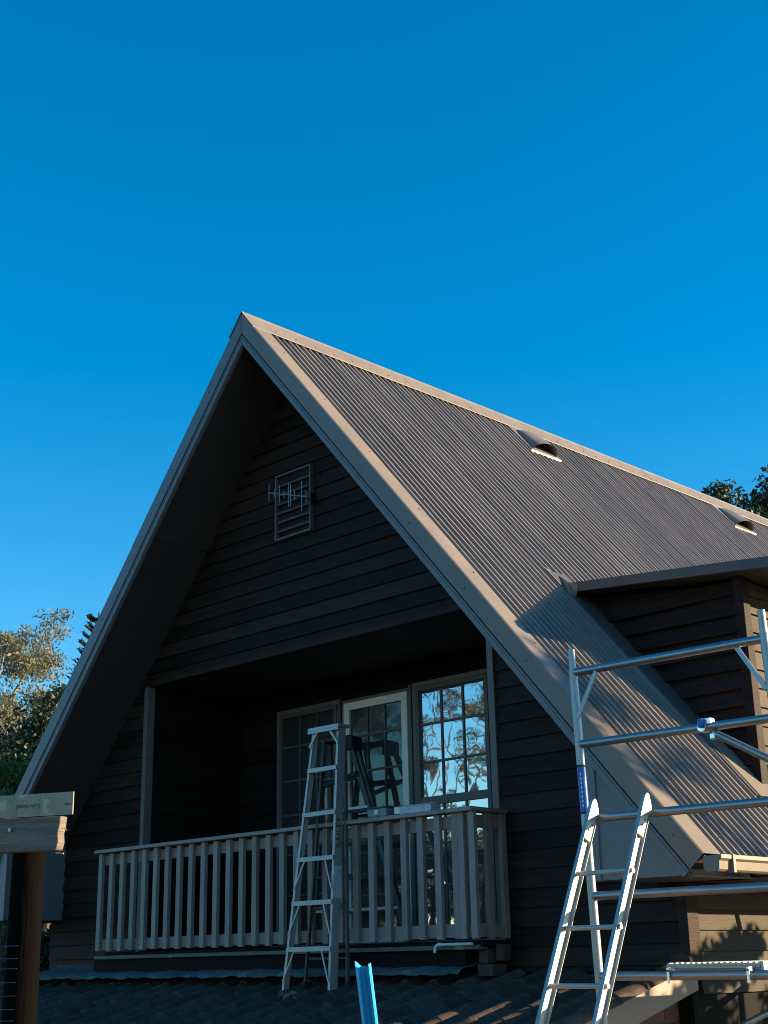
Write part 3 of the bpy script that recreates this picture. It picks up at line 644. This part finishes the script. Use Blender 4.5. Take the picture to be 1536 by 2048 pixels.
for k in range(9):
    z = 1.722-.5*k
    if z < -2.5: break
    part('rung', MB().tube(sp(SLX, -.635, z), sp(SRX, -.565, z), .0285, 20), ALU, sc, True)
    if z < .1: part('rung', MB().tube(sp(SLX+.16, SY2, z), sp(SRX+.16, SY2+.07, z), .0285, 18), ALU, sc, True)
for sx, x, y in ((1, SLX, -.655), (-1, SRX, -.585)):
    part('gusset_brace', MB().bar(sp(x+sx*.02, y, 1.40), sp(x+sx*.20, y+.01, 1.70), .03, .012, (0, 1, 0)), ALU, sc)
a, b = sp(5.53, -.60, 1.18), sp(6.9, -.3, .35)
part('diagonal_brace', MB().tube(a, b, .0250, 16), ALU, sc, True)
cl = MB().tube(sp(5.46, -.62, 1.222), sp(5.46, -.55, 1.222), .034, 10).box(5.43, 5.50, -.62, -.565, 1.235, 1.275)
part('coupler', cl, GALV, sc, bev=.004)
part('coupler', MB().box(5.49, 5.525, -.625, -.59, 1.135, 1.175), GALV, sc, bev=.006)
part('coupler_latch', MB().box(5.425, 5.46, -.655, -.62, 1.215, 1.27), STICK, sc, bev=.004)
part('diagonal_brace', MB().tube(sp(5.05, -.5, -.72), sp(6.2, .6, -.05), .02, 14), ALU, sc, True)
part('blue_sticker', MB().tube(sp(SLX, -.635, .765), sp(SLX, -.635, 1.07), .0308, 24, cap=False), STICK, sc, True)
part('sticker_band', MB().tube(sp(SLX, -.635, 1.068), sp(SLX, -.635, 1.082), .0313, 24).tube(sp(SLX, -.635, .755), sp(SLX, -.635, .768), .0313, 24), RUBBER, sc, True)
ct = (CAM-Vector((SLX, -.635, CAM.z))).normalized(); sd_ = Vector((-ct.y, ct.x, 0))
ink = MB()
for k in range(8):                                 # worn white print, too rubbed to read
    p = sp(SLX, -.635, .80+k*.03)+ct*.0297-sd_*.009
    ink.hexa([p+sd_*a_+Vector((0, 0, h_))+ct*o_ for h_ in (0, .018) for o_, a_ in ((0, -.004), (.0012, -.004), (.0012, .004), (0, .004))])
for k in range(3):
    p = sp(SLX, -.635, .93+k*.028)+ct*.0282+sd_*.0125
    ink.hexa([p+sd_*a_+Vector((0, 0, h_))+ct*o_ for h_ in (0, .012) for o_, a_ in ((0, -.003), (.0015, -.003), (.0015, .003), (0, .003))])
part('sticker_print', ink, INKW, sc)
# platform hooked over the fifth rung
pf = thing('scaffold_platform', 'aluminium scaffold platform hooked over the low scaffold rung', 'platform', (5.35, .6, -.27))
px0, px1 = 5.02, 5.66; pz = -.222
pd = MB().box(px0, px1, -.57, 1.80, pz, pz+.012)
for k in range(16): pd.box(px0+.02+k*.04, px0+.04+k*.04, -.56, 1.79, pz+.012, pz+.020)
part('deck', pd, ALU, pf)
part('side_rail', MB().box(px0-.02, px0, -.57, 1.8, pz-.06, pz+.02), ALU, pf, bev=.003); part('side_rail', MB().box(px1, px1+.02, -.57, 1.8, pz-.06, pz+.02), ALU, pf, bev=.003)
part('end_rail', MB().box(px0, px1, -.575, -.545, pz-.018, pz-.001), ALU, pf, bev=.003)
for x in (px0+.03, px1-.05):
    for yb in (-.62, 1.85): part('hook', MB().box(x, x+.018, yb-.035, yb+.04, pz-.035, pz-.008).box(x, x+.018, yb-.035, yb-.028, pz-.10, pz-.02), GALV, pf, bev=.002)

# ------------------------------------------------------------------ extension ladder leaning on the scaffold
el = thing('extension_ladder', 'aluminium rung ladder leaning on the scaffold frame in low sunlight', 'ladder', (4.84, -2.2, -2.4))
dL = Vector((0, -.505, -1.0)); top = Vector((0, -.690, .775))
XL, XRr = 4.600, 5.018
zf = -2.55
def lp_(x, z): return Vector((x, top.y+dL.y*(top.z-z), z))
nrmL = Vector((0, -1, .505)).normalized()
for x, sg in ((XL, 1), (XRr, -1)):
    a, b = lp_(x, .70), lp_(x, zf)
    m_ = MB(); 
    o1 = nrmL*.032; 
    def sl_(x0, x1, n0, n1): m_.hexa([a+Vector((x0, 0, 0))+nrmL*n0, a+Vector((x1, 0, 0))+nrmL*n0, a+Vector((x1, 0, 0))+nrmL*n1, a+Vector((x0, 0, 0))+nrmL*n1, b+Vector((x0, 0, 0))+nrmL*n0, b+Vector((x1, 0, 0))+nrmL*n0, b+Vector((x1, 0, 0))+nrmL*n1, b+Vector((x0, 0, 0))+nrmL*n1])
    sl_(-.013, -.008, -.045, .045); sl_(-.008, .016, -.045, -.041); sl_(-.008, .016, .041, .045)
    part('stile', m_, ALUL, el, bev=.0015)
    # rounded hook plate over the rung
    loop = [(.042, -.20), (.042, -.02)]+[(.030-.026*math.cos(R(a_)), .080+.026*math.sin(R(a_))) for a_ in (180, 140, 110, 80, 50)][::-1][::-1]
    loop = [(.042, -.20), (.044, .03), (.041, .070), (.032, .092), (.018, .100), (.004, .094), (-.030, .055), (-.052, .020), (-.050, .004), (-.030, -.002), (-.026, -.20)]
    lu = -dL.normalized()
    def lq(u_, v_, xx): return lp_(xx, .745)+nrmL*u_+lu*v_
    part('hook_plate', MB().prism([lq(u_, v_, x-.0145) for u_, v_ in loop], [lq(u_, v_, x+.0145) for u_, v_ in loop]), ALUL, el, bev=.002)
    part('rivet', MB().tube(lq(-.01, -.08, x+.014), lq(-.01, -.08, x+.019), .007, 8).tube(lq(.012, -.13, x+.014), lq(.012, -.13, x+.019), .007, 8), BLACKM, el)
    part('foot', MB().bar(lp_(x, zf+.02), lp_(x, zf-.06), .05, .05, (0, 1, 0)), RUBBER, el, bev=.006)
for k in range(9):
    z = .352-.338*k
    if z < zf+.1: break
    part('rung', MB().tube(lp_(XL-.012, z), lp_(XRr+.016, z), .0155, 14), ALUL, el, True)

# ------------------------------------------------------------------ pole and beam in the left foreground
A, B = at(0, 1588, 5.04), at(147, 1582, 4.95); hd = (B-A); hd.z = 0; hd.normalize(); nf = Vector((hd.y, -hd.x, 0))
zt_ = (at(147, 1583, 4.95)).z
zm = at(140, 1630, 4.95).z; zb_ = at(110, 1703, 4.97).z
fr_ = thing('timber_gateway', 'weathered timber beam on a dark round pole with a metal capping strip', 'beam', (*(at(57, 1720, 5.0).to_2d()), -1.9))
E0 = B - hd*1.9
def slab(p0, p1, n0, n1, z0, z1, dr=0): return MB().hexa([Vector((p.x, p.y, z))+nf*n for z in (z0, z1) for p, n in ((p0, n0), (p1, n0), (p1, n1), (p0, n1))])
part('metal_capping', slab(E0, B, 0, -.006, zm, zt_).add([], []), FLASH, fr_)
part('metal_capping', slab(E0, B-hd*.075, -.0065, -.11, zt_-.006, zt_-.001), FLASH, fr_)
B2 = B-hd*.055
tb = MB(); n_ = 24; va = []                         # beam with a chewed end
loop = [(-.012, zb_), (-.007, zb_+.006), (-.002, zb_+.03), (-.005, zb_+.06), (.001, zb_+.085), (.003, zb_+.11), (.004, zm-.002)]
q0 = [(E0.x, E0.y, zb_), (E0.x, E0.y, zm-.002)]
fa = [Vector((E0.x, E0.y, zm-.002)), Vector((E0.x, E0.y, zb_))]+[Vector((B2.x, B2.y, 0))+hd*dx+Vector((0, 0, z_)) for dx, z_ in loop]
part('beam', tb.prism([p-nf*.008 for p in fa], [p-nf*.055 for p in fa]), OLDT, fr_, bev=.004)
for px_, py_ in ((92, 1688), (20, 1660), (100, 1642)):
    p = at(px_, py_, 4.985); part('bolt', MB().tube(p+nf*.004, p-nf*.012, .007, 8), ALU, fr_)
part('crack', MB().path([at(60, 1634, 4.986), at(50, 1658, 4.988), at(53, 1672, 4.988), at(51, 1690, 4.988)], .0028, 5).path([at(62, 1635, 4.986), at(67, 1650, 4.985), at(62, 1668, 4.986), at(57, 1678, 4.987)], .0022, 5), RUBBER, fr_)
part('wire_end', MB().path([at(116, 1655, 4.99), at(128, 1656, 4.985), at(134, 1660, 4.98)], .0022, 6).path([at(112, 1706, 4.985), at(127, 1707, 4.97)], .003, 6), GALV, fr_)
pc = at(57, 1720, 5.06)
pm = MB(); pts = [(zb_+.03, .058), (zb_-.25, .060), (-.3, .062), (-1.0, .066), (-2.2, .07)]
for (za, ra), (zb2, rb2) in zip(pts[:-1], pts[1:]): pm.tube((pc.x, pc.y, zb2), (pc.x, pc.y, za), rb2, 20, ra)
part('pole', pm, POLE, fr_, True)
pc2 = pc-hd*1.75; part('pole', MB().tube((pc2.x, pc2.y, -2.2), (pc2.x, pc2.y, zb_+.03), .065, 18, .058), POLE, fr_, True)
fb = Matrix((hd, Vector((0, 0, 1)), nf)).transposed()
for s_, px_, sz in (('Colorbond', 46, .022), ('one', 137, .020)):
    te = link('lettering', text_mesh(s_, sz, INKF, .0004), fr_, None)
    # the print is upside down on the strip
    te.rotation_euler = (fb @ Matrix.Rotation(math.pi, 3, 'Z')).to_euler()
    pp_ = B-hd*((147-px_)/FPX*4.97); te.location = Vector((pp_.x, pp_.y, zm+(zt_-zm)*.45))+nf*.0012-wt(fr_)
wf = thing('wire_fence', 'thin wire mesh fence fixed to the dark round pole', 'fence', (pc.x, pc.y, -2.0))
for k, py_ in enumerate((1892, 1915, 1937, 1962, 1990, 2014, 2038, 2066, 2095)):
    zw = at(57, py_, 4.99).z; p1 = pc+nf*.067+hd*.02; p0 = pc2+nf*.067
    part('wire', MB().tube((p0.x, p0.y, zw), (p1.x, p1.y, zw-.004*(k % 2)), .0010, 5), ALU, wf)

# ------------------------------------------------------------------ blue steel post
bp_ = at(727, 1985, 5.4)
ax_ = (at(743, 2048, 5.4)-at(728, 1925, 5.42)).normalized()
b0_ = at(727, 1922, 5.42)
vr = Vector((cr.x, cr.y, 0)).normalized(); vf = Vector((fw.x, fw.y, 0)).normalized()
vr = (vr*math.cos(R(12))-vf*math.sin(R(12))); vf = Vector((-vr.y, vr.x, 0))
prof = [(-.026, -.012), (-.024, -.012), (-.017, .006), (-.004, .012), (.0, .003), (.004, .012), (.017, .006), (.024, -.012), (.026, -.012)]
prof = [(-.031, -.026), (-.022, -.017), (-.016, .012), (-.004, .012), (0, .004), (.004, .012), (.016, .012), (.024, -.020), (.032, -.012)]
pin = [(x*.93, y-.0035) for x, y in prof]
tops = [.0, .006, .018, .020, .020, .020, .018, .012, .008]
lo_ = [b0_+vr*x+vf*y+ax_*t_ for (x, y), t_ in zip(prof, tops)]; li_ = [b0_+vr*x+vf*y+ax_*t_ for (x, y), t_ in zip(pin, tops)]
L_ = 1.75; loop = lo_+li_[::-1]
tag(part('steel_post', MB().prism(loop, [p+ax_*L_ for p in loop]), BLUE, None, bev=.0008), 'bright blue folded steel post leaning in front of the tiled roof', 'post')

# ------------------------------------------------------------------ trees
def tree(name, label, base, h, crown, leafm, barkm, nclump=60, nleaf=120, lsize=.10, lw=.035, clump_r=.5, r0=.16, droop=.3, group=None, limbs=7, lean=(0, 0), seed=1, bare=.35, trunk_top=.9):
    rg = np.random.default_rng(seed); rd = random.Random(seed)
    t_ = thing(name, label, 'tree', base, group)
    bx, by, bz = base; tm_ = MB(); npt = 9; pts = []
    for i in range(npt):
        q = i/(npt-1); pts.append(Vector((bx+lean[0]*q*h+.12*math.sin(q*5+seed)*q, by+lean[1]*q*h+.12*math.cos(q*4+seed)*q, bz+q*h*trunk_top)))
    for i in range(npt-1): tm_.tube(pts[i], pts[i+1], r0*(1-.85*i/(npt-1)), 9, r0*(1-.85*(i+1)/(npt-1)), cap=False)
    tips = []
    cx, cy, cz, rx, ry, rz = crown                   # centre offset from base and radii
    for k in range(limbs):
        q = bare+(.97-bare)*k/max(1, limbs-1); f_ = q*(npt-1); i = min(npt-2, int(f_)); p = pts[i].lerp(pts[i+1], f_-i)
        an_ = k*2.4+rd.uniform(-.4, .4); el_ = rd.uniform(.15, .7); ln = rd.uniform(.7, 1.0)
        e = Vector((bx+cx, by+cy, bz+cz))+Vector((rx*math.cos(an_)*ln, ry*math.sin(an_)*ln, rz*rd.uniform(-.5, .8)))
        e.z = max(e.z, p.z+.1*ln); mid = p.lerp(e, .5)+Vector((rd.uniform(-.2, .2), rd.uniform(-.2, .2), .10*(e-p).length))
        rr = r0*(1-.85*q)*.7+.01
        tm_.tube(p, mid, rr, 7, rr*.6, cap=False); tm_.tube(mid, e, rr*.6, 6, rr*.2, cap=False); tips += [mid, e]
        for j in range(4):
            s_ = mid.lerp(e, rd.uniform(0, 1)); e2 = s_+Vector((rd.uniform(-1, 1)*rx, rd.uniform(-1, 1)*ry, rd.uniform(-.3, .7)*rz))*.42
            tm_.tube(s_, e2, rr*.35, 5, rr*.1, cap=False); tips += [e2, s_.lerp(e2, .6)]
    part('trunk', tm_, barkm, t_, True)
    tips = np.array([tuple(p) for p in tips]); idx = rg.integers(0, len(tips), nclump)
    cen = tips[idx]+rg.normal(0, clump_r*.45, (nclump, 3))
    sz = rg.uniform(.6, 1.25, nclump)
    N_ = nclump*nleaf; ci = np.repeat(np.arange(nclump), nleaf)
    off = rg.normal(0, 1, (N_, 3)); off /= np.linalg.norm(off, axis=1)[:, None]; off *= (rg.random(N_)**.45)[:, None]*clump_r
    off[:, 2] *= .62
    pos = cen[ci]+off*sz[ci][:, None]
    d1 = rg.normal(0, 1, (N_, 3)); d1[:, 2] -= droop*2; d1 /= np.linalg.norm(d1, axis=1)[:, None]
    d2 = np.cross(d1, rg.normal(0, 1, (N_, 3))); d2 /= np.linalg.norm(d2, axis=1)[:, None]
    ls = (lsize*rg.uniform(.6, 1.3, N_))[:, None]
    v = np.stack([pos-d1*ls*.5, pos+d2*lw*.5, pos+d1*ls*.5, pos-d2*lw*.5], 1).reshape(-1, 3)
    me = bpy.data.meshes.new('crown'); me.vertices.add(4*N_); me.vertices.foreach_set('co', v.ravel())
    me.loops.add(4*N_); me.polygons.add(N_); me.loops.foreach_set('vertex_index', np.arange(4*N_)); me.polygons.foreach_set('loop_start', np.arange(N_)*4)
    me.polygons.foreach_set('loop_total', np.full(N_, 4)); me.update(); me.validate(); me.materials.append(leafm)
    link('crown', me, t_)
    return t_
def gpos(px, d, gz_=-3.0):
    r_ = ray(px, 1700); r_ = Vector((r_.x, r_.y)).normalized(); return (CAM.x+r_.x*d, CAM.y+r_.y*d, gz_)
# left background
tree('gum_tree', 'tall sunlit gum tree with olive leaves rising beyond the left roof edge', gpos(-60, 40), 14.0, (0, 0, 10.1, 2.2, 2.2, 3.1), LEAF_E, BARK, 260, 100, .14, .045, .46, .22, .5, limbs=11, seed=3)
tree('gum_tree', 'slender pale gum tree glowing low behind the dark bushy tree', gpos(10, 44), 9.6, (0, 0, 7.2, 1.7, 1.7, 2.0), LEAF_E, BARK, 60, 120, .13, .045, .5, .16, .5, limbs=8, seed=5)
tree('bushy_tree', 'dense dark green tree beside the left roof edge', gpos(85, 27), 8.0, (0, 0, 5.0, 1.25, 1.25, 2.8), LEAF_D, BARKD, 300, 190, .12, .06, .6, .16, .2, limbs=12, seed=8, bare=.15)
tree('bushy_tree', 'low yellow green bush just above the timber beam', gpos(5, 22), 6.2, (0, 0, 5.15, 1.0, 1.0, .75), LEAF_Y, BARKD, 60, 150, .12, .04, .40, .10, .3, limbs=8, seed=12, bare=.3)
# conifer with upswept fronds
def conifer(base, h, seed=4):
    rd = random.Random(seed); t_ = thing('pine_tree', 'spiky dark conifer with upswept fronds peeping past the roof edge', 'tree', base)
    b = Vector(base); part('trunk', MB().tube(b, b+Vector((0, 0, h)), .15, 10, .015), BARKD, t_, True)
    m_ = MB()
    z = h*.30
    while z < h-.1:
        L_ = .16+1.75*(1-z/h)**.8; nb = 9; a0_ = rd.uniform(0, 6)
        for k in range(nb):
            a_ = a0_+k*2*math.pi/nb+rd.uniform(-.2, .2); dr = Vector((math.cos(a_), math.sin(a_), 0)); sd2 = Vector((-dr.y, dr.x, 0)); p0 = b+Vector((0, 0, z)); ll = L_*rd.uniform(.8, 1.1)
            prev = p0; nseg = 7
            for s_ in range(1, nseg+1):
                q = s_/nseg; p = p0+dr*ll*q+Vector((0, 0, -.10*ll*math.sin(math.pi*q)+.30*ll*q*q))
                m_.tube(prev, p, .022*(1-q*.7), 4, cap=False)
                for sg in (-1, 1):                    # side fronds sweep up
                    fl_ = .34*ll*(1-.55*q)+.05
                    e = p+(sd2*sg*.7+dr*.6+Vector((0, 0, .42))).normalized()*fl_
                    m_.add([p+Vector((0, 0, .03)), p-Vector((0, 0, .03)), e], [(0, 1, 2)]); m_.add([p+dr*.035, p-dr*.035, e+Vector((0, 0, .01))], [(0, 1, 2)])
                prev = p
        z += .21
    part('crown', m_, LEAF_C, t_)
conifer(gpos(176, 31), 10.5)
# right background, seen above the ridge
tree('bushy_tree', 'dark leafy tree rising behind the far end of the roof ridge', gpos(1665, 33), 14.0, (0, 0, 10.1, 1.9, 1.9, 3.5), LEAF_D, BARKD, 380, 190, .14, .07, .60, .2, .3, limbs=13, seed=21, bare=.35)
# trees out in front, mirrored in the glass
for i, (x, y, h, sd_) in enumerate(((-9.5, -11.5, 12.5, 31), (-15.5, -15.5, 14.5, 33), (-8.5, -14.8, 11.0, 35), (-19.0, -15.0, 13.0, 37))):
    lab = ['gum tree with bare lower limbs, mirrored in the balcony window panes', 'tall broad gum tree mirrored in the balcony window panes', 'young thin gum tree mirrored in the balcony window panes', 'leaning far gum tree mirrored in the screen door'][i]
    tree('gum_tree', lab, (x, y, -1.75), h, (0, 0, h*.62, 2.6, 2.6, h*.32), LEAF_M, BARKD, [120, 130, 80, 260][i], 70, .14, .035, .36, .06, .8, limbs=13, seed=sd_, bare=.25, group='gum trees in front of the house')
# unseen tree added off to the right; its thin crown dapples the low sun
tree('added_shade_tree', 'unseen thin tree added to throw dappled shade on the lower roof', (12.7, 8.0, -3.0), 8.6, (0, 0, 7.1, 1.0, 1.0, .75), LEAF_M, BARKD, 26, 70, .16, .07, .40, .09, .3, limbs=7, seed=41, bare=.72)
for i, (x, y, h, sd_) in enumerate(((-24, -29, 6.6, 51), (-31, -27, 7.4, 53), (-19, -31, 6.0, 55), (-36, -22, 8.0, 57))):
    tree('bushy_tree', ['round dark tree on the skyline mirrored low in the window', 'broad dark tree on the skyline mirrored behind the balusters', 'small dark tree on the skyline mirrored beside the corner post', 'tall dark tree on the skyline mirrored in the screen door'][i], (x, y, -1.75), h, (0, 0, h*.55, 3.4, 3.4, h*.40), LEAF_D, BARKD, 160, 90, .28, .14, .9, .16, .3, limbs=11, seed=sd_, bare=.15, group='dark trees on the skyline in front of the house')
tree('hedge_bush', 'low dark bush filling the gap beside the dark round pole', gpos(70, 24), 3.4, (0, 0, 1.9, 1.3, 1.3, 1.3), LEAF_D, BARKD, 130, 130, .12, .06, .5, .06, .2, limbs=9, seed=61, bare=.1)
tree('added_shade_shrub', 'unseen ragged shrub added to shade the side wall below the eave', (8.0, 4.9, -3.0), 4.3, (0, 0, 3.1, .7, .7, .8), LEAF_D, BARKD, 46, 60, .16, .08, .30, .05, .2, limbs=8, seed=71, bare=.3)  # shrub added out of view to break up the sun on the side wall
